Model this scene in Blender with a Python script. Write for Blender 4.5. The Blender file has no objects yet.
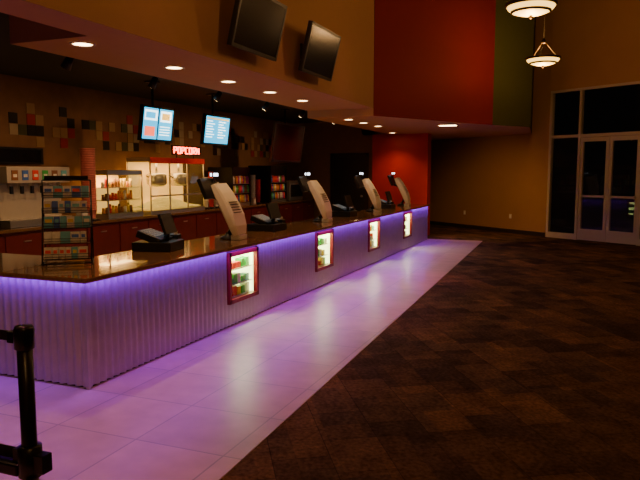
import bpy, bmesh, math, random
from mathutils import Vector, Matrix
random.seed(7)
C = bpy.context
col = C.scene.collection

# ---------------------------------------------------------------- materials
def mat(name, color, rough=0.6, metal=0.0, emis=None, estr=0.0, noise=0.0, nscale=8.0, bump=0.0, spec=0.5, coat=0.0):
    m = bpy.data.materials.new(name); m.use_nodes = True
    nt = m.node_tree; b = nt.nodes["Principled BSDF"]
    b.inputs["Base Color"].default_value = (*color, 1)
    b.inputs["Roughness"].default_value = rough
    b.inputs["Metallic"].default_value = metal
    b.inputs["Specular IOR Level"].default_value = spec
    b.inputs["Coat Weight"].default_value = coat
    if emis:
        b.inputs["Emission Color"].default_value = (*emis, 1)
        b.inputs["Emission Strength"].default_value = estr
    tc = nt.nodes.new("ShaderNodeTexCoord")
    n = nt.nodes.new("ShaderNodeTexNoise"); n.inputs["Scale"].default_value = nscale
    n.inputs["Detail"].default_value = 4
    nt.links.new(tc.outputs["Object"], n.inputs["Vector"])
    r = nt.nodes.new("ShaderNodeMix"); r.data_type = 'RGBA'
    k = noise
    r.inputs["A"].default_value = (*[c*(1-k) for c in color], 1)
    r.inputs["B"].default_value = (*[min(1, c*(1+k)) for c in color], 1)
    nt.links.new(n.outputs["Fac"], r.inputs["Factor"])
    nt.links.new(r.outputs["Result"], b.inputs["Base Color"])
    if bump > 0:
        bp = nt.nodes.new("ShaderNodeBump"); bp.inputs["Strength"].default_value = bump
        bp.inputs["Distance"].default_value = 0.01
        nt.links.new(n.outputs["Fac"], bp.inputs["Height"]); nt.links.new(bp.outputs["Normal"], b.inputs["Normal"])
    return m

def brick_mat(name, c1, c2, mortar, bw, bh, rot, rough, msize=0.01, offset=0.5, bump=0.2, nz=0.5, second=None, spec=.5, fine=0):
    m = bpy.data.materials.new(name); m.use_nodes = True
    nt = m.node_tree; b = nt.nodes["Principled BSDF"]
    tc = nt.nodes.new("ShaderNodeTexCoord"); mp = nt.nodes.new("ShaderNodeMapping")
    mp.inputs["Rotation"].default_value = (0, 0, rot)
    nt.links.new(tc.outputs["Object"], mp.inputs["Vector"])
    def brick(bw, bh, off, a, c, mo):
        br = nt.nodes.new("ShaderNodeTexBrick"); br.inputs["Scale"].default_value = 1
        br.inputs["Brick Width"].default_value = bw; br.inputs["Row Height"].default_value = bh
        br.inputs["Mortar Size"].default_value = msize; br.offset = off
        br.inputs["Color1"].default_value = (*a, 1); br.inputs["Color2"].default_value = (*c, 1)
        br.inputs["Mortar"].default_value = (*mo, 1)
        nt.links.new(mp.outputs[0], br.inputs["Vector"]); return br.outputs["Color"]
    base = brick(bw, bh, offset, c1, c2, mortar)
    if second:
        o2 = brick(second[0], second[1], .37, second[2], second[3], second[4])
        mm = nt.nodes.new("ShaderNodeVectorMath"); mm.operation = 'MULTIPLY'
        nt.links.new(base, mm.inputs[0]); nt.links.new(o2, mm.inputs[1]); base = mm.outputs[0]
    def noisescale(src, sc, lo, hi):
        n = nt.nodes.new("ShaderNodeTexNoise"); n.inputs["Scale"].default_value = sc; n.inputs["Detail"].default_value = 6
        nt.links.new(mp.outputs[0], n.inputs["Vector"])
        mr = nt.nodes.new("ShaderNodeMapRange"); mr.inputs["From Min"].default_value = .3; mr.inputs["From Max"].default_value = .7
        mr.inputs["To Min"].default_value = lo; mr.inputs["To Max"].default_value = hi
        nt.links.new(n.outputs["Fac"], mr.inputs["Value"])
        vm = nt.nodes.new("ShaderNodeVectorMath"); vm.operation = 'SCALE'
        nt.links.new(src, vm.inputs[0]); nt.links.new(mr.outputs[0], vm.inputs["Scale"]); return vm.outputs[0], n
    o, n = noisescale(base, 5, 1-nz, 1+nz)
    if fine: o, n = noisescale(o, 34, 1-fine, 1+fine)
    nt.links.new(o, b.inputs["Base Color"])
    b.inputs["Roughness"].default_value = rough
    b.inputs["Specular IOR Level"].default_value = spec
    bp = nt.nodes.new("ShaderNodeBump"); bp.inputs["Strength"].default_value = bump; bp.inputs["Distance"].default_value = .005
    nt.links.new(n.outputs["Fac"], bp.inputs["Height"]); nt.links.new(bp.outputs["Normal"], b.inputs["Normal"])
    return m

M = {}
M['tan'] = mat('tan_paint', (.34, .18, .075), .8, noise=.06, bump=.05)
M['tan_dk'] = mat('brown_paint', (.38, .20, .068), .75, noise=.10, nscale=2, bump=.05)
M['soffit'] = mat('soffit_paint', (.56, .32, .14), .8, noise=.05)
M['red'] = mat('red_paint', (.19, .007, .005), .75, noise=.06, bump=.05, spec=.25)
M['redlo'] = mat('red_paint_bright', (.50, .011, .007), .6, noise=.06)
M['green'] = mat('olive_green_paint', (.062, .064, .014), .8, noise=.06, spec=.25)
M['dark'] = mat('dark_wall', (.23, .115, .055), .8, noise=.2)
M['body'] = mat('counter_carcass', (.05, .035, .025), .8, noise=.2)
M['blackceil'] = mat('black_ceiling', (.03, .036, .02), .85, noise=.2)
M['black'] = mat('black_plastic', (.012, .012, .013), .35, noise=.1)
M['blackmetal'] = mat('black_metal', (.01, .01, .012), .3, metal=.3)
M['screen'] = mat('dark_screen', (.008, .008, .01), .2, spec=.35)
M['base'] = mat('baseboard_dark', (.03, .02, .015), .5)
M['granite'] = mat('granite', (.17, .09, .042), .11, noise=.85, nscale=60, coat=.4)
M['galv'] = mat('galvanised_corrugated', (.54, .50, .48), .36, metal=.65, noise=.14, nscale=10)
M['redwood'] = mat('red_wood', (.13, .012, .009), .35, noise=.3, nscale=6)
M['redframe'] = mat('red_frame_wood', (.24, .02, .02), .35, noise=.3, nscale=6)
M['steel'] = mat('stainless', (.60, .57, .52), .28, metal=.8, noise=.05)
M['steelb'] = mat('brushed_steel_panel', (.55, .50, .42), .45, metal=.4, noise=.1)
M['alum'] = mat('aluminium_frame', (.52, .43, .31), .5, metal=.2, noise=.04)
M['beige'] = mat('beige_plastic', (.88, .82, .76), .5, noise=.05)
M['white'] = mat('white_plastic', (.7, .67, .62), .4, noise=.03)
M['pink'] = mat('cup_pink', (.80, .30, .28), .5, noise=.2, nscale=20)
M['down'] = mat('downlight_lens', (1, .9, .7), .5, emis=(1, .66, .32), estr=16)
M['trim'] = mat('downlight_trim', (.6, .5, .4), .5)
M['bowl'] = mat('alabaster_bowl', (.9, .8, .5), .4, emis=(1, .55, .10), estr=3.6, noise=.2, nscale=6)
M['bowltop'] = mat('bowl_inner', (.9, .8, .5), .4, emis=(1, .78, .35), estr=9)
M['bronze'] = mat('bronze', (.06, .035, .015), .4, metal=.7)
M['menublue'] = mat('menu_blue', (.02, .2, .3), .3, emis=(.01, .42, .75), estr=2.6)
M['menuwhite'] = mat('menu_white', (.8, .9, .9), .3, emis=(.70, .95, 1), estr=4)
M['menured'] = mat('menu_red', (.8, .1, .05), .3, emis=(1, .12, .05), estr=2.5)
M['menuyel'] = mat('menu_yellow', (.8, .6, .1), .3, emis=(1, .55, .1), estr=1.6)
M['neon'] = mat('neon_red', (1, .1, .02), .3, emis=(1, .05, .01), estr=14)
M['caseback'] = mat('case_lit_back', (.9, .95, .6), .5, emis=(.85, .95, .34), estr=5, noise=.05)
M['warmback'] = mat('warmer_lit', (.8, .5, .18), .5, emis=(1, .52, .10), estr=1.3, noise=.25, nscale=5)
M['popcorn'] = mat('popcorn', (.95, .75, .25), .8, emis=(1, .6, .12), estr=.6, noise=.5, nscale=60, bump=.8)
M['belt'] = mat('black_belt', (.008, .008, .008), .7)
M['chairwhite'] = mat('lcd_glow', (.8, .85, 1), .3, emis=(.75, .85, 1), estr=6)
cc = [(.8,.05,.04),(.05,.45,.08),(.85,.6,.05),(.05,.15,.6),(.85,.8,.72),(.5,.05,.3),(.9,.3,.03),(.15,.5,.6),(.25,.1,.04)]
for i, c in enumerate(cc): M['candy%d' % i] = mat('candy_wrap_%d' % i, c, .35, noise=.3, nscale=30)
tl = [(.36, .022,.013),(.36,.22,.10),(.07,.07,.03),(.02,.015,.01),(.40,.31,.20)]
for i, c in enumerate(tl): M['tile%d' % i] = mat('accent_tile_%d' % i, c, .3, noise=.1)
M['carpet'] = brick_mat('patchwork_carpet', (.175, .098, .058), (.070, .044, .032), (.06, .038, .028), .44, .34, math.radians(58), 1.0, msize=.003, bump=.6, nz=.30,
                        second=(.36, .24, (1.2, 1.12, 1.0), (.62, .68, .78), (.85, .85, .85)), spec=.04, fine=.40)
M['tile'] = brick_mat('pale_tile', (.68, .47, .48), (.60, .42, .44), (.42, .32, .34), .62, .62, 0, .36, msize=.006, offset=0.0, bump=.08, nz=.10)

def glassmat():
    m = bpy.data.materials.new('dark_glass'); m.use_nodes = True
    nt = m.node_tree; nt.nodes.clear()
    o = nt.nodes.new("ShaderNodeOutputMaterial"); mx = nt.nodes.new("ShaderNodeMixShader")
    t = nt.nodes.new("ShaderNodeBsdfTransparent"); g = nt.nodes.new("ShaderNodeBsdfGlossy")
    t.inputs[0].default_value = (.9, .92, .9, 1); g.inputs["Roughness"].default_value = .02
    mx.inputs[0].default_value = .022
    nt.links.new(t.outputs[0], mx.inputs[1]); nt.links.new(g.outputs[0], mx.inputs[2])
    nt.links.new(mx.outputs[0], o.inputs[0]); return m
M['glass'] = glassmat()

# ---------------------------------------------------------------- builder
class B:
    def __init__(s, origin=(0, 0, 0)):
        s.bm = bmesh.new(); s.mats = []; s.o = Vector(origin)
    def mi(s, k):
        if k not in s.mats: s.mats.append(k)
        return s.mats.index(k)
    def _fin(s, vs, k, mtx=None, smooth=False):
        if mtx is not None: bmesh.ops.transform(s.bm, matrix=mtx, verts=vs)
        fs = set(f for v in vs for f in v.link_faces)
        i = s.mi(k)
        for f in fs: f.material_index = i; f.smooth = smooth
    def box(s, x0, x1, y0, y1, z0, z1, k, mtx=None, bev=0):
        r = bmesh.ops.create_cube(s.bm, size=1)
        vs = r['verts']
        T = Matrix.Translation(((x0+x1)/2, (y0+y1)/2, (z0+z1)/2)) @ Matrix.Diagonal((abs(x1-x0), abs(y1-y0), abs(z1-z0), 1))
        bmesh.ops.transform(s.bm, matrix=T, verts=vs)
        if bev > 0:
            es = set(e for v in vs for e in v.link_edges)
            rr = bmesh.ops.bevel(s.bm, geom=list(es), offset=bev, segments=2, affect='EDGES', profile=.5)
            vs = list(set(v for f in rr['faces'] for v in f.verts) | set(v for v in vs if v.is_valid))
        s._fin(vs, k, mtx)
    def prism(s, poly, z0, z1, k):
        lo = [s.bm.verts.new((p[0], p[1], z0)) for p in poly]; hi = [s.bm.verts.new((p[0], p[1], z1)) for p in poly]
        n = len(poly); fs = [s.bm.faces.new(lo[::-1]), s.bm.faces.new(hi)]
        for i in range(n): fs.append(s.bm.faces.new((lo[i], lo[(i+1) % n], hi[(i+1) % n], hi[i])))
        s._fin(lo+hi, k)
        bmesh.ops.recalc_face_normals(s.bm, faces=fs)
    def cyl(s, p0, p1, r0, r1, k, seg=16, smooth=True):
        p0 = Vector(p0); p1 = Vector(p1); d = p1-p0
        r = bmesh.ops.create_cone(s.bm, cap_ends=True, segments=seg, radius1=r0, radius2=r1, depth=d.length)
        q = d.to_track_quat('Z', 'Y').to_matrix().to_4x4()
        s._fin(r['verts'], k, Matrix.Translation((p0+p1)/2) @ q, smooth)
    def lathe(s, prof, cx, cy, k, seg=32, smooth=True):
        rings = []
        for r, z in prof:
            rings.append([s.bm.verts.new((cx+max(r, .0005)*math.cos(2*math.pi*i/seg), cy+max(r, .0005)*math.sin(2*math.pi*i/seg), z)) for i in range(seg)])
        for a, b in zip(rings, rings[1:]):
            for i in range(seg): s.bm.faces.new((a[i], a[(i+1) % seg], b[(i+1) % seg], b[i]))
        s._fin([v for r in rings for v in r], k, None, smooth)
    def sheet(s, pts, z0, z1, k, smooth=True):
        a = [s.bm.verts.new((p[0], p[1], z0)) for p in pts]; b = [s.bm.verts.new((p[0], p[1], z1)) for p in pts]
        for i in range(len(pts)-1): s.bm.faces.new((a[i], a[i+1], b[i+1], b[i]))
        s._fin(a+b, k, None, smooth)
    def done(s, name, mtx=None, parent=None):
        me = bpy.data.meshes.new(name)
        if mtx is not None: bmesh.ops.transform(s.bm, matrix=mtx, verts=s.bm.verts[:])
        xs = [v.co for v in s.bm.verts]
        mn = Vector((min(v.x for v in xs), min(v.y for v in xs), min(v.z for v in xs)))
        mx = Vector((max(v.x for v in xs), max(v.y for v in xs), max(v.z for v in xs)))
        o = Vector(((mn.x+mx.x)/2, (mn.y+mx.y)/2, mn.z))
        if name.startswith(('floor', 'walk')): o = Vector((0, 0, 0))
        bmesh.ops.translate(s.bm, vec=-o, verts=s.bm.verts[:])
        s.bm.to_mesh(me); s.bm.free()
        for k in s.mats: me.materials.append(M[k])
        ob = bpy.data.objects.new(name, me); ob.location = o; col.objects.link(ob)
        if parent: ob.parent = parent; ob.matrix_parent_inverse = Matrix.Translation(parent.location).inverted()
        return ob

def wall(name, p0, p1, z0, z1, k, th=.15, side=1, base=None):
    p0 = Vector(p0); p1 = Vector(p1); d = (p1-p0).normalized(); n = Vector((-d.y, d.x))*side*th
    b = B(); b.prism([p0, p1, p1+n, p0+n], z0, z1, k); b.done(name)
    if base:
        m = -Vector((-d.y, d.x))*side*.018
        b = B(); b.prism([p0, p1, p1+m, p0+m], 0.0, .11, 'base'); b.done(base)

def addl(l, name, loc, rot, parent):
    o = bpy.data.objects.new(name, l); o.location = loc; o.rotation_euler = rot; col.objects.link(o)
    if parent: o.parent = parent; o.matrix_parent_inverse = Matrix.Translation(parent.location).inverted()
    return o
def area(name, loc, rot, sx, sy, en, color, parent=None):
    l = bpy.data.lights.new(name, 'AREA'); l.shape = 'RECTANGLE'; l.size = sx; l.size_y = sy; l.energy = en; l.color = color
    return addl(l, name, loc, rot, parent)
def spot(name, loc, en, color, ang=100, blend=.6, rad=.05, rot=(0, 0, 0), parent=None):
    l = bpy.data.lights.new(name, 'SPOT'); l.energy = en; l.color = color; l.spot_size = math.radians(ang); l.spot_blend = blend; l.shadow_soft_size = rad
    return addl(l, name, loc, rot, parent)
def point(name, loc, en, color, rad=.05, parent=None):
    l = bpy.data.lights.new(name, 'POINT'); l.energy = en; l.color = color; l.shadow_soft_size = rad
    return addl(l, name, loc, (0, 0, 0), parent)

# ---------------------------------------------------------------- room shell
H = 6.3
Cn = Vector((-.763, 17.22)); dw = Vector((.843, -.537)).normalized(); nw = Vector((-dw.y, dw.x))
E = Cn + dw*8.1
Fa = Vector((-5.5, 21.0))
b = B(); b.prism([(-7.5, -3), (6.1, -3), (E.x, E.y), (Cn.x, Cn.y), (Fa.x, Fa.y), (-7.5, 21)], -.1, 0, 'carpet'); b.done('floor')
b = B(); b.prism([(-7.5, -1.0), (-1.62, -1.0), (-2.10, 15.6), (-3.6, 15.6), (-7.5, 15.6)], 0.0, .006, 'tile'); b.done('floor_tile_walkway')
b = B(); b.prism([(-7.5, -3), (6.1, -3), (E.x, E.y), (Cn.x, Cn.y), (Fa.x, Fa.y), (-7.5, 21)], H, H+.1, 'tan_dk'); b.done('ceiling')
wall('wall_back', (6.25, -3), (-7.65, -3), 0, H, 'tan_dk', side=1)
wall('wall_right', (E.x, E.y), (E.x, -3), 0, H, 'tan_dk', side=1)
wall('wall_left', (-7.5, -3), (-7.5, 21), 0, H, 'dark', side=1)
wall('wall_far', (Fa.x, Fa.y), (Cn.x, Cn.y), 0, H, 'tan_dk', side=1, base='baseboard_far')
wall('wall_hall', (-5.5, 16.75), (-5.5, 21), 0, 2.63, 'tan_dk', side=1)
ZT, ZD = 3.60, 2.48
def P(s, off=0): return Cn + dw*s + nw*off
wall('wall_entrance', P(3.25), P(8.1), 0, H, 'tan_dk', base='baseboard_entrance')
wall('wall_entrance_header', P(0), P(3.25), ZT+.05, H, 'tan_dk')
def obox(b, s0, s1, o0, o1, z0, z1, k):
    b.prism([P(s0, o0), P(s1, o0), P(s1, o1), P(s0, o1)], z0, z1, k)
b = B()
for s0, s1 in ((0, .07), (.81, .87), (2.36, 2.42), (3.19, 3.25)): obox(b, s0, s1, .01, .11, 0, ZT, 'alum')
obox(b, 0, 3.25, .012, .108, ZT-.01, ZT+.05, 'alum')
obox(b, .07, 3.19, .014, .106, ZD, ZD+.07, 'alum')
obox(b, .07, .81, .014, .106, 0, .14, 'alum'); obox(b, 2.42, 3.19, .014, .106, 0, .14, 'alum')
for s0, s1, z0, z1 in ((.07, .81, .14, ZD), (2.42, 3.19, .14, ZD), (.07, .81, ZD+.07, ZT), (.87, 2.36, ZD+.07, ZT), (2.42, 3.19, ZD+.07, ZT)):
    obox(b, s0, s1, .055, .065, z0, z1, 'glass')
b.done('window_1')
for i, (s0, s1) in enumerate(((.88, 1.607), (1.618, 2.35))):
    b = B()
    obox(b, s0, s0+.075, .02, .075, .01, ZD-.01, 'alum'); obox(b, s1-.075, s1, .02, .075, .01, ZD-.01, 'alum')
    obox(b, s0, s1, .021, .074, .01, .28, 'alum'); obox(b, s0, s1, .021, .074, ZD-.11, ZD-.01, 'alum')
    obox(b, s0+.075, s1-.075, .045, .052, .28, ZD-.11, 'glass')
    obox(b, s0+.05, s1-.05, -.03, -.005, 1.05, 1.10, 'alum')
    obox(b, s0+.05, s0+.09, -.03, .03, 1.04, 1.11, 'alum'); obox(b, s1-.09, s1-.05, -.03, .03, 1.04, 1.11, 'alum')
    b.done('door_%d' % (i+1))

# bulkheads / soffits
b = B()
b.prism([(-3.4, -3), (-3.4, 10.9), (-4.65, 10.9), (-4.65, 4.3), (-3.8, 4.3), (-3.8, -3)], 2.76, H, 'soffit')
b.prism([(-3.395, -3), (-3.395, 10.9), (-3.40, 10.9), (-3.40, -3)], 2.757, H, 'tan')
b.done('wall_fascia')
b = B()
b.prism([(-4.65, 10.9), (-3.395, 10.9), (-1.75, 13.96), (-1.06, 14.9), (-1.2, 17.5), (-5.45, 20.9), (-5.45, 16.5), (-4.65, 16.5)], 2.63, H, 'soffit')
b.done('ceiling_bulkhead')
def skin(name, p0, p1, k, z0=2.627):
    p0 = Vector(p0); p1 = Vector(p1); d = (p1-p0).normalized(); n = Vector((d.y, -d.x))*.012
    b = B(); b.prism([p0+n*.05, p1+n*.05, p1+n, p0+n], z0, H, k); b.done(name)
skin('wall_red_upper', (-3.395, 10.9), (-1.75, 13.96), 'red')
skin('wall_green_upper', (-1.75, 13.96), (-1.06, 14.9), 'green')
skin('wall_green_return', (-1.06, 14.9), (-1.2, 17.5), 'green')
b = B(); b.prism([(-7.5, -3), (-3.8, -3), (-3.8, 4.3), (-4.65, 4.3), (-4.65, 16.5), (-7.5, 16.5)], 3.0, 3.1, 'blackceil'); b.done('ceiling_concession')
wall('wall_end', (-7.5, 16.5), (-6.36, 16.5), 0, 3.0, 'dark', side=1)
wall('wall_end_pier', (-5.26, 16.5), (-5.1, 16.5), 0, 3.0, 'dark', side=1)
wall('wall_end_header', (-6.36, 16.5), (-5.26, 16.5), 2.16, 3.0, 'dark', side=1)
b = B()
b.box(-6.35, -6.27, 16.48, 16.56, 0, 2.15, 'bronze'); b.box(-5.35, -5.27, 16.48, 16.56, 0, 2.15, 'bronze'); b.box(-6.35, -5.27, 16.48, 16.56, 2.08, 2.15, 'bronze')
b.box(-6.27, -5.35, 16.51, 16.55, 0.005, 2.08, 'black'); b.cyl((-5.45, 16.46, 1.0), (-5.45, 16.51, 1.0), .03, .03, 'steel')  # darkness of the open doorway put in as a black slab
b.done('door_3')
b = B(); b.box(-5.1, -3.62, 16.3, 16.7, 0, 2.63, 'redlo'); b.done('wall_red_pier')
b = B(); b.box(-5.1, -3.62, 16.28, 16.3, 0.0, .11, 'base'); b.done('baseboard_pier')

# accent tile band
b = B()
y = 4.6
while y < 16.2:
    for r in range(4):
        if random.random() < (.55 if r in (1, 2) else .25):
            k = random.choice(['tile0', 'tile1', 'tile1', 'tile2', 'tile3', 'tile4', 'tile3'])
            b.box(-7.5, -7.488, y, y+.15, 2.02+r*.16, 2.02+r*.16+.15, k)
    y += .16
b.done('trim_tile_band')

for s in (1.2, 3.0):
    q = Cn + (Fa-Cn).normalized()*s
    b = B(); d = (Fa-Cn).normalized(); n = Vector((d.y, -d.x))
    if n.y > 0: n = -n
    b.prism([q-d*.04, q+d*.04, q+d*.04+n*.008, q-d*.04+n*.008], .4, .52, 'white')
    b.prism([q-d*.015, q+d*.015, q+d*.015+n*.012, q-d*.015+n*.012], .43, .49, 'beige')
    b.done('wall_outlet')

# ---------------------------------------------------------------- lights
WARM = (1, .54, .21)
def downlight(x, y, z, en=22, r=.085, ang=115):
    b = B()
    b.lathe([(r+.025, z-.001), (r+.025, z-.010), (r, z-.012), (r, z-.003)], x, y, 'trim', 24)
    b.cyl((x, y, z-.006), (x, y, z-.001), r, r, 'down', 24, False)
    ob = b.done('recessed_downlight')
    if en: spot('downlight_lamp', (x, y, z-.03), en, WARM, ang, .8, .06, parent=ob)
for y in (2.5, 4.52, 5.88, 7.02, 8.16, 9.30): downlight(-4.05 if y > 3 else -3.6, y, 2.76, 42 if y > 3 else 44)  # nearest one is unseen, added to brighten the candy rack
for y in (11.45, 12.35, 13.35): downlight(-4.05, y, 2.63, 36)
b = B(); b.box(-2.80, -2.40, 13.45, 13.70, 2.615, 2.63, 'trim'); b.box(-2.77, -2.43, 13.48, 13.67, 2.61, 2.616, 'down'); ob = b.done('square_ceiling_fixture')
spot('fixture_lamp', (-2.6, 13.6, 2.57), 260, (1, .52, .12), 66, .9, .1, rot=(math.radians(62), 0, math.radians(-6)), parent=ob)
downlight(-4.4, 15.75, 2.63, 44)
for y in (2.2, 4.6, 7.0, 9.4):  # unseen ceiling cans, added to wash the walkway floor pink
    b = B(); b.lathe([(.13, H-.001), (.13, H-.03), (.10, H-.03), (.10, H-.004)], -2.7, y, 'trim', 24); b.cyl((-2.7, y, H-.012), (-2.7, y, H-.004), .1, .1, 'down', 24, False)
    ob = b.done('recessed_downlight')
    spot('floor_wash_lamp', (-2.7, y, H-.05), 250 if y < 5 else 420, (1, .24, .32), 30, 1.0, .1, parent=ob)

def pendant(x, y, zc, R=.295):
    b = B()
    pr = [(R*math.sin(a), zc+.06-.125*math.cos(a)) for a in [i*math.pi/2/10 for i in range(11)]]
    b.lathe(pr, x, y, 'bowl', 40)
    b.lathe([(R, zc+.06), (R*.6, zc+.05), (0, zc+.045)], x, y, 'bowltop', 40)
    b.lathe([(R-.005, zc+.045), (R+.018, zc+.045), (R+.018, zc+.085), (R-.005, zc+.085), (R-.005, zc+.045)], x, y, 'bronze', 40, False)
    b.lathe([(R*.78, zc-.023), (R*.80, zc-.02), (R*.84, zc-.008), (R*.80, zc-.03), (R*.76, zc-.035)], x, y, 'bronze', 40)
    for i in range(3):
        a = 2*math.pi*i/3+.4
        b.cyl((x+R*math.cos(a), y+R*math.sin(a), zc+.07), (x+.03*math.cos(a), y+.03*math.sin(a), zc+.36), .008, .008, 'bronze', 8)
    b.lathe([(0, zc+.33), (.045, zc+.34), (.05, zc+.37), (.02, zc+.42), (0, zc+.43)], x, y, 'bronze', 16)
    b.cyl((x, y, zc+.4), (x, y, H-.03), .01, .01, 'bronze', 8)
    b.lathe([(0, H-.05), (.07, H-.04), (.08, H-.0)], x, y, 'bronze', 20)
    b.lathe([(0, zc-.11), (.02, zc-.10), (.025, zc-.075), (.01, zc-.06)], x, y, 'bronze', 12)
    ob = b.done('bowl_pendant_light')
    point('pendant_lamp', (x, y, zc+.22), 36, (1, .53, .18), .08, parent=ob)
    point('pendant_lamp_low', (x, y, zc-.18), 26, (1, .53, .20), .08, parent=ob)
pendant(-.65, 8.65, 3.66); pendant(-.72, 12.85, 3.68); pendant(-.60, 4.45, 3.66); pendant(-.60, .25, 3.66)  # last two hang out of view, added to raise the overall light

# ---------------------------------------------------------------- counter
FX, Y0, Y1, CT = -3.4, 3.72, 15.35, .87
niches = [6.14, 8.56, 10.98, 13.40]; NW = .33; NZ0, NZ1 = .25, .80
AMP, PER = .014, .078
b = B()
def corrY(y0, y1, z0, z1):
    n = max(6, int((y1-y0)/.0098)); b.sheet([(FX+AMP*math.cos(2*math.pi*(y0+(y1-y0)*i/n)/PER), y0+(y1-y0)*i/n) for i in range(n+1)], z0, z1, 'galv')
prev = Y0
for c in niches:
    corrY(prev, c-NW, .02, .83); corrY(c-NW, c+NW, .02, NZ0)
    b.box(-3.95, FX-.016, max(prev, Y0+.018), c-NW, 0, .83, 'body'); b.box(-3.95, FX-.016, c-NW, c+NW, 0, NZ0, 'body')
    b.box(-3.95, -3.75, c-NW, c+NW, NZ0, .83, 'body')
    b.box(-3.75, FX-.002, c-NW, c+NW, NZ1+.001, .83, 'body')
    prev = c+NW
corrY(prev, Y1, .02, .83); b.box(-3.95, FX-.016, prev, Y1-.005, 0, .83, 'body')
n = 400; xs0 = -7.3
b.sheet([(xs0+(FX-xs0)*i/n, Y0-AMP*math.cos(2*math.pi*(xs0+(FX-xs0)*i/n)/PER)) for i in range(n+1)], .02, .83, 'galv')
b.box(xs0, -3.95, Y0+.018, 4.4, 0, .83, 'body')
n = 60; b.sheet([(-3.95+.55*i/n, Y1+AMP*math.cos(2*math.pi*(.55*i/n)/PER)) for i in range(n+1)], .02, .83, 'galv')
b.box(FX-.012, FX+.016, Y0-.016, Y0+.012, 0, .83, 'galv')
b.box(FX-.01, FX+.016, Y1-.01, Y1+.016, 0, .83, 'galv')
b.box(-4.15, FX+.07, Y0-.07, Y1+.05, .832, CT, 'granite', bev=.008)
b.box(xs0, -4.15, Y0-.07, 4.55, .832, CT, 'granite', bev=.008)
b.box(-4.15, -3.95, Y0+.8, Y1-.1, .55, .58, 'steel')
counter = b.done('concession_counter')
VIO = (.26, .022, 1.0)
area('led_strip_lamp', (FX+.044, (Y0+Y1)/2, .828), (0, 0, 0), .03, Y1-Y0, 54, VIO, parent=counter)
area('led_strip_lamp_side', ((xs0+FX)/2, Y0-.044, .828), (0, 0, 0), FX-xs0, .03, 18, VIO, parent=counter)

for c in niches:
    b = B(); x0, x1 = -3.745, FX+.03
    f = .045
    b.box(FX-.02, x1, c-NW+.001, c-NW+f, NZ0, NZ1, 'redframe'); b.box(FX-.02, x1, c+NW-f, c+NW-.001, NZ0, NZ1, 'redframe')
    b.box(FX-.02, x1, c-NW+.001, c+NW-.001, NZ0+.001, NZ0+f, 'redframe'); b.box(FX-.02, x1, c-NW+.001, c+NW-.001, NZ1-f, NZ1, 'redframe')
    b.box(x0, x0+.01, c-NW+.01, c+NW-.01, NZ0+.01, NZ1-.01, 'caseback')
    b.box(x0, FX-.02, c-NW+.01, c-NW+.02, NZ0+.01, NZ1-.01, 'white'); b.box(x0, FX-.02, c+NW-.02, c+NW-.01, NZ0+.01, NZ1-.01, 'caseback')
    b.box(x0, FX-.02, c-NW+.01, c+NW-.01, NZ0+.01, NZ0+.02, 'white'); b.box(x0, FX-.02, c-NW+.01, c+NW-.01, NZ1-.02, NZ1-.01, 'white')
    for zs in (NZ0+.045, .43, .595):
        b.box(x0+.01, FX-.04, c-NW+.02, c+NW-.02, zs-.008, zs, 'steel')
        yy = c-NW+.07
        while yy < c+NW-.09:
            w = random.uniform(.05, .09); h = random.uniform(.06, .11)
            b.box(-3.56, -3.47, yy, yy+w, zs+.001, zs+h, 'candy%d' % random.choice([0, 1, 1, 2, 4, 7, 1, 8]))
            yy += w+random.uniform(.012, .05)
    ob = b.done('display_case', parent=counter)
    area('case_lamp', (-3.47, c, NZ1-.03), (0, math.radians(-20), 0), .04, .5, 6, (.85, 1, .42), parent=ob)

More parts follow.
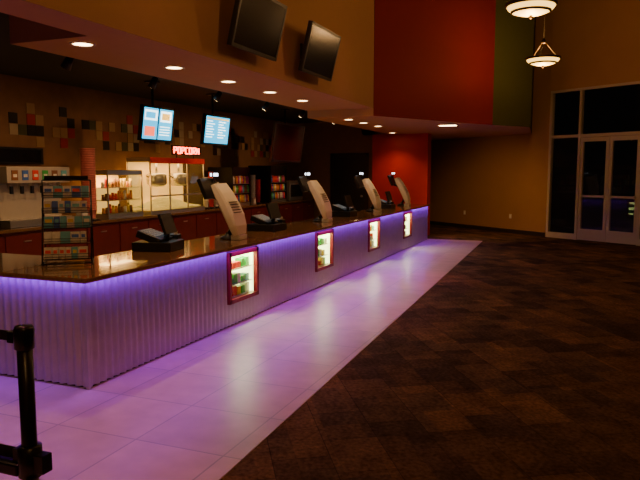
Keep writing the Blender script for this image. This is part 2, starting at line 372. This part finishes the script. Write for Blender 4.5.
# ---------------------------------------------------------------- TVs
def tv(name, x, y, z, w, h, tilt, content=None, mount='wall', yaw=0):
    b = B()
    b.box(-.06, -.005, -w/2, w/2, -h/2, h/2, 'black', bev=.008)
    b.box(-.005, 0.0, -w/2, w/2, h/2-.03, h/2, 'black'); b.box(-.005, 0, -w/2, w/2, -h/2, -h/2+.035, 'black')
    b.box(-.005, 0.0, -w/2, -w/2+.03, -h/2, h/2, 'black'); b.box(-.005, 0, w/2-.03, w/2, -h/2, h/2, 'black')
    b.box(-.007, -.004, -w/2+.03, w/2-.03, -h/2+.035, h/2-.03, 'screen' if not content else 'menublue')
    if content == 1:
        b.box(-.0035, -.001, -w/2+.06, -.03, .05, h/2-.06, 'menuwhite'); b.box(-.0035, -.001, .05, w/2-.07, .04, h/2-.06, 'menuwhite')
        b.box(-.0035, -.001, -w/2+.08, -.07, -h/2+.08, -.04, 'menured')
        for i in range(4): b.box(-.0035, -.001, .05, w/2-.09, -.04-i*.04, -.027-i*.04, 'menuwhite')
        b.box(-.001, 0, -w/2+.08, -.08, .08, h/2-.09, 'menublue')
        b.box(-.001, 0, .08, w/2-.11, .07, h/2-.09, 'menuyel')
        b.box(-.004, 0, -.012, .012, -h/2+.03, h/2-.03, 'black')
    elif content == 2:
        for i in range(7):
            b.box(-.0035, -.001, -w/2+.07, -w/2+.07+random.uniform(.14, .26), h/2-.12-i*.045, h/2-.105-i*.045, 'menuwhite')
            b.box(-.0035, -.001, .03, .03+random.uniform(.14, .26), h/2-.12-i*.045, h/2-.105-i*.045, 'menuwhite')
        b.box(-.0035, -.001, -w/2+.06, w/2-.06, h/2-.08, h/2-.055, 'menuyel')
    R = Matrix.Translation((x, y, z)) @ Matrix.Rotation(yaw, 4, 'Z') @ Matrix.Rotation(tilt, 4, 'Y')
    bmesh.ops.transform(b.bm, matrix=R, verts=b.bm.verts[:])
    if mount == 'wall':
        b.box(-3.393, -3.37, y-.12, y+.12, z-.12, z+.12, 'black')
        b.box(-3.37, x-.05, y-.03, y+.03, z-.03, z+.03, 'black')
    else:
        b.cyl((x-.09, y, z), (x-.09, y, 2.99), .02, .02, 'black', 10); b.box(x-.12, x-.04, y-.06, y+.06, z-.06, z+.06, 'black')
        b.box(x-.17, x-.01, y-.08, y+.08, 2.98, 2.999, 'black')
    return b.done(name)
tv('wall_tv', -3.13, 6.12, 3.17, 1.0, .60, math.radians(14))
tv('wall_tv', -3.13, 7.84, 3.17, 1.0, .60, math.radians(14))
tv('menu_screen', -5.9, 8.12, 2.36, .78, .52, math.radians(8), 1, 'ceil', 0)
tv('menu_screen', -5.9, 9.82, 2.37, .84, .52, math.radians(8), 2, 'ceil', 0)
tv('menu_screen', -5.9, 12.8, 2.27, 1.5, .82, math.radians(8), None, 'ceil', 0)

for (x, y) in ((-5.0, 5.4), (-5.1, 7.0), (-5.1, 8.6), (-5.1, 10.2), (-5.1, 11.8), (-5.1, 13.6)):
    b = B(); b.cyl((x, y, 3.0), (x, y, 2.86), .012, .012, 'black', 8)
    b.cyl((x+.0, y, 2.86), (x-.08, y, 2.74), .035, .055, 'black', 14); b.cyl((x-.080, y, 2.74), (x-.082, y, 2.737), .04, .04, 'down', 14, False)
    ob = b.done('track_spotlight')
    spot('track_lamp', (x-.09, y, 2.72), 50, WARM, 95, .9, .04, rot=(0, math.radians(52), 0), parent=ob)

# ---------------------------------------------------------------- counter-top objects
def pos(x, y):
    b = B()
    b.lathe([(0, 0), (.10, 0), (.11, .012), (.09, .03), (.035, .05), (.03, .08)], 0, 0, 'black', 24)
    prof = [(.15, .055), (.13, .15), (.085, .27), (.02, .40), (-.05, .52), (-.12, .635)]
    wd = [.11, .14, .155, .155, .15, .14]; th = [.07, .10, .115, .115, .105, .07]
    rows = []
    for (px, pz), w, t in zip(prof, wd, th):
        ring = []
        for sx, sy in ((1, -.88), (1, .88), (.6, 1), (-.6, 1), (-1, .88), (-1, -.88), (-.6, -1), (.6, -1)):
            ring.append(b.bm.verts.new((px+sx*t/2*.9, sy*w, pz+sx*t/2*.4)))
        rows.append(ring)
    for a, c in zip(rows, rows[1:]):
        for i in range(8): b.bm.faces.new((a[i], a[(i+1) % 8], c[(i+1) % 8], c[i]))
    b.bm.faces.new(rows[0][::-1]); b.bm.faces.new(rows[-1])
    b._fin([v for r in rows for v in r], 'beige', None, False)
    # recessed panel line + vents on the customer-facing shell
    for i in range(5):
        t = .30+i*.03; px = .085+(.02-.085)*((t-.27)/.13); b.box(px+.045, px+.062, -.09, .09, t+.012, t+.020, 'black')
    b.box(.08, .20, -.09, .09, .0, .06, 'white', bev=.01)
    b.cyl((0, 0, .05), (.08, 0, .16), .03, .03, 'black', 12)
    T = Matrix.Translation((-.24, 0, .58)) @ Matrix.Rotation(math.radians(-24), 4, 'Y')
    b.box(-.025, .025, -.17, .17, -.12, .13, 'black', T, bev=.006); b.box(-.028, -.025, -.15, .15, -.10, .11, 'menublue', T)
    b.cyl((-.22, 0, .50), (-.03, 0, .42), .02, .02, 'black', 8)
    b.cyl((-.24, .1, .66), (-.24, .1, .74), .01, .01, 'black', 8)
    b.box(-.26, -.22, .03, .17, .72, .775, 'black'); b.box(-.25, -.23, .028, .03, .73, .765, 'chairwhite')
    b.box(-.22, -.217, .05, .15, .73, .765, 'chairwhite')
    b.done('pos_terminal', Matrix.Translation((x, y, CT)))
for x, y in ((-3.78, 6.50), (-3.80, 9.36), (-3.82, 12.15), (-3.84, 14.6)): pos(x, y)

def register(x, y, yaw=0):
    b = B()
    b.box(-.20, .20, -.20, .20, 0, .09, 'black', bev=.006); b.box(-.205, -.20, -.17, .17, .02, .07, 'steel')
    T = Matrix.Translation((-.03, 0, .13)) @ Matrix.Rotation(math.radians(20), 4, 'Y')
    b.box(-.14, .12, -.16, .16, -.04, .03, 'black', T, bev=.006)
    for i in range(5):
        for j in range(6): b.box(-.12+i*.035, -.10+i*.035, -.13+j*.045, -.105+j*.045, .03, .036, 'steelb', T)
    T = Matrix.Translation((.10, 0, .26)) @ Matrix.Rotation(math.radians(-18), 4, 'Y')
    b.box(-.015, .015, -.15, .15, -.10, .11, 'black', T, bev=.005); b.box(-.018, -.015, -.13, .13, -.08, .09, 'menublue', T)
    b.cyl((.08, 0, .09), (.10, 0, .2), .03, .025, 'black', 12)
    b.box(-.02, .12, .22, .34, 0, .13, 'black', bev=.008); b.box(.02, .08, .23, .33, .13, .16, 'white')
    b.done('cash_register', Matrix.Translation((x, y, CT)) @ Matrix.Rotation(yaw, 4, 'Z'))
register(-3.92, 5.35, .25)
for y in (7.7, 10.7, 13.3):
    register(-3.88, y, 0)

# candy rack
b = B()
for sx in (-.21, .21):
    b.cyl((sx, .13, 0), (sx, .10, .76), .007, .007, 'blackmetal', 8); b.cyl((sx, -.13, 0), (sx, .09, .62), .006, .006, 'blackmetal', 8)
    b.cyl((sx, -.15, .01), (sx, .15, .01), .008, .008, 'blackmetal', 8)
for sy, z in ((.10, .76), (.15, .01), (-.15, .01)): b.cyl((-.21, sy, z), (.21, sy, z), .006, .006, 'blackmetal', 8)
for t in range(5):
    z = .05+t*.138; yo = -.09+t*.035
    b.box(-.205, .205, yo-.045, yo+.045, z-.004, z, 'blackmetal')
    for zz in (.02, .045): b.cyl((-.205, yo-.05, z+zz), (.205, yo-.05, z+zz), .003, .003, 'blackmetal', 6)
    for sx in (-.205, .205): b.cyl((sx, yo-.05, z), (sx, yo-.05, z+.045), .003, .003, 'blackmetal', 6)
    xx = -.195
    while xx < .15:
        w = random.choice([.055, .07, .085])
        for j in range(2):
            T = Matrix.Translation((xx+w/2, yo-.03+j*.04, z+.001)) @ Matrix.Rotation(math.radians(-10), 4, 'X')
            k = random.choice([4, 4, 7, 3, 4, 7, 4]); k2 = random.choice([0, 3, 2, 7, 4])
            b.box(-w/2+.003, w/2-.003, -.008, .008, 0, .105, 'candy%d' % k, T)
            b.box(-w/2+.012, w/2-.012, -.0095, -.008, .05, .08, 'candy%d' % k2, T)
        xx += w
b.box(-.19, .19, .085, .095, .765, .80, 'blackmetal')
b.done('candy_rack', Matrix.Translation((-4.06, 4.26, CT+.003)) @ Matrix.Rotation(math.radians(38), 4, 'Z') @ Matrix.Diagonal((.93, .93, .93, 1)))

# ---------------------------------------------------------------- back line
b = B()
b.box(-7.48, -6.72, 5.2, 16.2, .08, .88, 'redwood'); b.box(-7.48, -6.78, 5.2, 16.2, 0.0, .08, 'black')
yy = 5.25
while yy < 16.0:
    b.box(-6.72, -6.705, yy, yy+.68, .14, .84, 'redwood'); b.box(-6.705, -6.69, yy+.28, yy+.40, .74, .755, 'steel'); yy += .73
b.box(-7.48, -6.66, 5.15, 16.25, .88, .92, 'granite', bev=.006)
b.done('back_counter')
BZ = .922
b = B()
b.box(-7.35, -6.80, 6.15, 7.25, BZ, BZ+.10, 'steel', bev=.005); b.box(-7.35, -7.0, 6.15, 7.25, BZ+.10, BZ+.62, 'steelb'); b.box(-7.35, -6.82, 6.15, 7.25, BZ+.58, BZ+.80, 'steelb', bev=.01)
for i in range(6):
    y = 6.27+i*.172
    b.box(-6.82, -6.812, y-.05, y+.05, BZ+.62, BZ+.75, 'candy%d' % [8, 3, 0, 1, 8, 7][i]); b.cyl((-6.92, y, BZ+.50), (-6.92, y, BZ+.58), .02, .03, 'steel', 10)
    b.box(-6.90, -6.87, y-.02, y+.02, BZ+.44, BZ+.54, 'black'); b.box(-6.812, -6.808, y-.03, y+.03, BZ+.66, BZ+.70, 'candy4')
b.done('soda_fountain')
def cups(x, y, k, n, r=.055, z0=BZ):
    b = B(); b.lathe([(0, z0), (r*1.5, z0), (r*1.5, z0+.02), (r*.8, z0+.03), (0, z0+.03)], x, y, 'black', 20)
    for i in range(n):
        z = z0+.03+i*.035; b.lathe([(r*.78, z), (r, z+.13), (r*1.06, z+.13), (r*1.06, z+.14), (r*.95, z+.14)], x, y, k, 18)
    b.done('cup_stack')
cups(-6.85, 7.66, 'pink', 27, .105)
for yy, k, nn in ((11.0, 'candy4', 14), (11.2, 'candy0', 17), (11.4, 'candy4', 11), (11.6, 'candy2', 9), (12.75, 'candy4', 13), (13.0, 'candy4', 15), (13.25, 'candy0', 12)): cups(-6.9, yy, k, nn)
def lit_case(name, y0, y1, z1, items):
    b = B(); x0, x1 = -7.3, -6.8
    b.box(x0, x1, y0, y1, BZ, BZ+.06, 'steel'); b.box(x0, x1, y0, y1, z1-.08, z1, 'steel', bev=.005)
    b.box(x0, x0+.015, y0, y1, BZ+.06, z1-.08, 'warmback')
    for (xx, yy) in ((x0, y0), (x0, y1-.02), (x1-.02, y0), (x1-.02, y1-.02)): b.box(xx, xx+.02, yy, yy+.02, BZ+.06, z1-.08, 'steel')
    b.box(x0+.02, x1-.02, y0+.004, y0+.008, BZ+.06, z1-.08, 'glass'); b.box(x0+.02, x1-.02, y1-.008, y1-.004, BZ+.06, z1-.08, 'glass')
    b.box(x1-.01, x1-.006, y0+.02, y1-.02, BZ+.06, z1-.08, 'glass')
    if items == 'shelf':
        for z in (BZ+.07, BZ+.28, BZ+.48):
            b.box(x0+.02, x1-.03, y0+.02, y1-.02, z-.008, z, 'steel')
            y = y0+.06
            while y < y1-.08:
                h = random.uniform(.09, .15); b.cyl((-6.95, y, z), (-6.95, y, z+h), .028, .022, 'candy%d' % random.choice([0, 2, 6, 8, 4]), 10); y += .075
    else:
        n = 14; W = (y1-y0)-.06
        g = [[b.bm.verts.new((x0+.03+.42*i/n, y0+.03+W*j/n, BZ+.08+.20*math.exp(-((j/n-.45)/.33)**2)*math.sin(math.pi*min(1, i/n+.05))**.5+random.uniform(-.012, .012))) for j in range(n+1)] for i in range(n+1)]
        for i in range(n):
            for j in range(n): b.bm.faces.new((g[i][j], g[i+1][j], g[i+1][j+1], g[i][j+1]))
        b._fin([v for r in g for v in r], 'popcorn', None, False)
        for fy in (.3, .7):
            yc = y0+(y1-y0)*fy
            b.lathe([(0, BZ+.46), (.13, BZ+.47), (.18, BZ+.52), (.18, BZ+.68), (.15, BZ+.70), (0, BZ+.71)], -7.05, yc, 'steel', 24)
            b.cyl((-7.05, yc, BZ+.7), (-7.05, yc, z1-.08), .02, .02, 'steel', 8); b.cyl((-7.05, yc-.17, BZ+.62), (-7.05, yc-.30, BZ+.66), .012, .012, 'black', 8)
        b.box(x1, x1+.012, y0, y1, z1-.10, z1, 'candy0')
        for fy in (.33, .66): b.box(x1-.012, x1+.004, y0+(y1-y0)*fy-.015, y0+(y1-y0)*fy+.015, BZ+.06, z1-.08, 'steel')
        b.box(x1-.012, x1+.004, y0, y1, BZ+.30, BZ+.325, 'steel')
    ob = b.done(name)
    area('case_warm_lamp', ((x0+x1)/2, (y0+y1)/2, z1-.10), (0, 0, 0), .3, (y1-y0)*.8, 11 if items == 'pop' else 14, (1, .55, .18), parent=ob)
lit_case('food_warmer', 8.02, 8.88, 1.68, 'shelf')
lit_case('popcorn_machine', 9.1, 10.8, 1.90, 'pop')
b = B()
b.box(-6.80, -6.775, 9.72, 10.62, 1.955, 2.13, 'black', bev=.005)
L = {'P': [((0, 0), (0, 1)), ((0, 1), (.6, 1)), ((.6, 1), (.6, .5)), ((.6, .5), (0, .5))], 'O': [((0, 0), (0, 1)), ((0, 1), (.6, 1)), ((.6, 1), (.6, 0)), ((.6, 0), (0, 0))],
     'C': [((.6, 1), (0, 1)), ((0, 1), (0, 0)), ((0, 0), (.6, 0))], 'R': [((0, 0), (0, 1)), ((0, 1), (.6, 1)), ((.6, 1), (.6, .5)), ((.6, .5), (0, .5)), ((.1, .5), (.6, 0))],
     'N': [((0, 0), (0, 1)), ((0, 1), (.6, 0)), ((.6, 0), (.6, 1))]}
for i, ch in enumerate('POPCORN'):
    yb = 9.76+i*.122
    for (a0, a1) in L[ch]:
        b.cyl((-6.765, yb+a0[0]*.13, 1.985+a0[1]*.11), (-6.765, yb+a1[0]*.13, 1.985+a1[1]*.11), .010, .010, 'neon', 8)
b.cyl((-6.81, 9.9, 1.901), (-6.81, 9.9, 2.0), .01, .01, 'black', 8); b.cyl((-6.81, 10.45, 1.901), (-6.81, 10.45, 2.0), .01, .01, 'black', 8)
b.done('neon_popcorn_sign')
def cooler(y0, y1, z1, lit):
    b = B(); x0, x1 = -7.35, -6.75
    b.box(x0, x1-.04, y0, y1, BZ, z1, 'black', bev=.01)
    b.box(x1-.04, x1, y0, y1, BZ, BZ+.06, 'steel'); b.box(x1-.04, x1, y0, y1, z1-.12, z1, 'menured' if lit else 'black')
    b.box(x1-.04, x1, y0, y0+.04, BZ, z1, 'black'); b.box(x1-.04, x1, y1-.04, y1, BZ, z1, 'black')
    for r in range(3):
        z = BZ+.08+r*.2
        b.box(x1-.04, x1-.005, y0+.04, y1-.04, z-.01, z, 'steel')
        y = y0+.08
        while y < y1-.06:
            k = 'candy%d' % random.choice(range(9)); b.cyl((x1-.02, y, z), (x1-.02, y, z+.12), .025, .025, k, 10); b.cyl((x1-.02, y, z+.12), (x1-.02, y, z+.16), .022, .01, k, 10); y += .07
    b.done('beverage_cooler')
cooler(11.8, 12.6, 1.75, False); cooler(13.6, 14.5, 1.8, False)
b = B(); b.box(-7.3, -6.8, 14.8, 15.6, BZ, BZ+.5, 'steel', bev=.01); b.box(-6.8, -6.78, 14.85, 15.55, BZ+.1, BZ+.4, 'black'); b.cyl((-6.77, 14.9, BZ+.42), (-6.77, 15.5, BZ+.42), .012, .012, 'steel', 8); b.done('nacho_warmer')
cooler(5.3, 5.95, 1.7, False)
b = B(); b.box(-7.486, -7.45, 6.1, 7.4, 1.76, 2.0, 'black', bev=.005); b.box(-7.45, -7.445, 6.15, 7.35, 1.79, 1.97, 'screen'); b.done('wall_menu_board')
def napkin(y):
    b = B(); b.box(-6.80, -6.69, y-.07, y+.07, BZ, BZ+.16, 'steel', bev=.006); b.box(-6.69, -6.686, y-.045, y+.045, BZ+.03, BZ+.13, 'white'); b.done('napkin_dispenser')
for y in (7.38, 12.68): napkin(y)

# ---------------------------------------------------------------- stanchion
def stanchion(x, y):
    b = B()
    b.lathe([(0, 0), (.17, 0), (.175, .01), (.16, .03), (.06, .045), (.04, .06), (0, .06)], x, y, 'blackmetal', 32)
    b.cyl((x, y, .05), (x, y, .97), .032, .032, 'blackmetal', 24)
    b.lathe([(.034, .90), (.042, .905), (.042, .985), (.036, 1.0), (0, 1.004)], x, y, 'blackmetal', 24)
    b.lathe([(.034, .34), (.05, .345), (.05, .475), (.034, .48)], x, y, 'blackmetal', 24)
    for z, h in ((.95, .025), (.43, .03)):
        b.box(x-.075, x-.035, y-.025, y+.025, z-h, z+h, 'blackmetal', bev=.004)
        b.box(x-.9, x-.06, y-.003, y+.003, z-h*.85, z+h*.85, 'belt')
    b.box(x+.035, x+.095, y-.025, y+.03, .37, .45, 'blackmetal', bev=.004)
    b.box(x-.22, x-.03, y-.045, y+.045, .345, .40, 'blackmetal', bev=.01)
    x2 = x-.93
    b.cyl((x2, y, .05), (x2, y, .97), .032, .032, 'blackmetal', 24); b.lathe([(.034, .90), (.042, .905), (.042, .985), (.036, 1.0), (0, 1.004)], x2, y, 'blackmetal', 24)
    b.lathe([(0, 0), (.17, 0), (.175, .01), (.16, .03), (.06, .045), (.04, .06), (0, .06)], x2, y, 'blackmetal', 32)
    b.done('belt_barrier', Matrix.Translation((0, 0, .006)))
stanchion(-2.145, 1.98)

# ---------------------------------------------------------------- world, camera
w = bpy.data.worlds.new('night'); C.scene.world = w; w.use_nodes = True
w.node_tree.nodes['Background'].inputs[0].default_value = (.02, .015, .015, 1); w.node_tree.nodes['Background'].inputs[1].default_value = .08
cd = bpy.data.cameras.new('camera'); cam = bpy.data.objects.new('camera', cd); col.objects.link(cam)
cd.lens = 36; cd.sensor_width = 36; cd.clip_start = .05
cam.location = (0, 0, 1.65); cam.rotation_euler = (math.radians(90-6.07), 0, math.radians(22))
C.scene.camera = cam
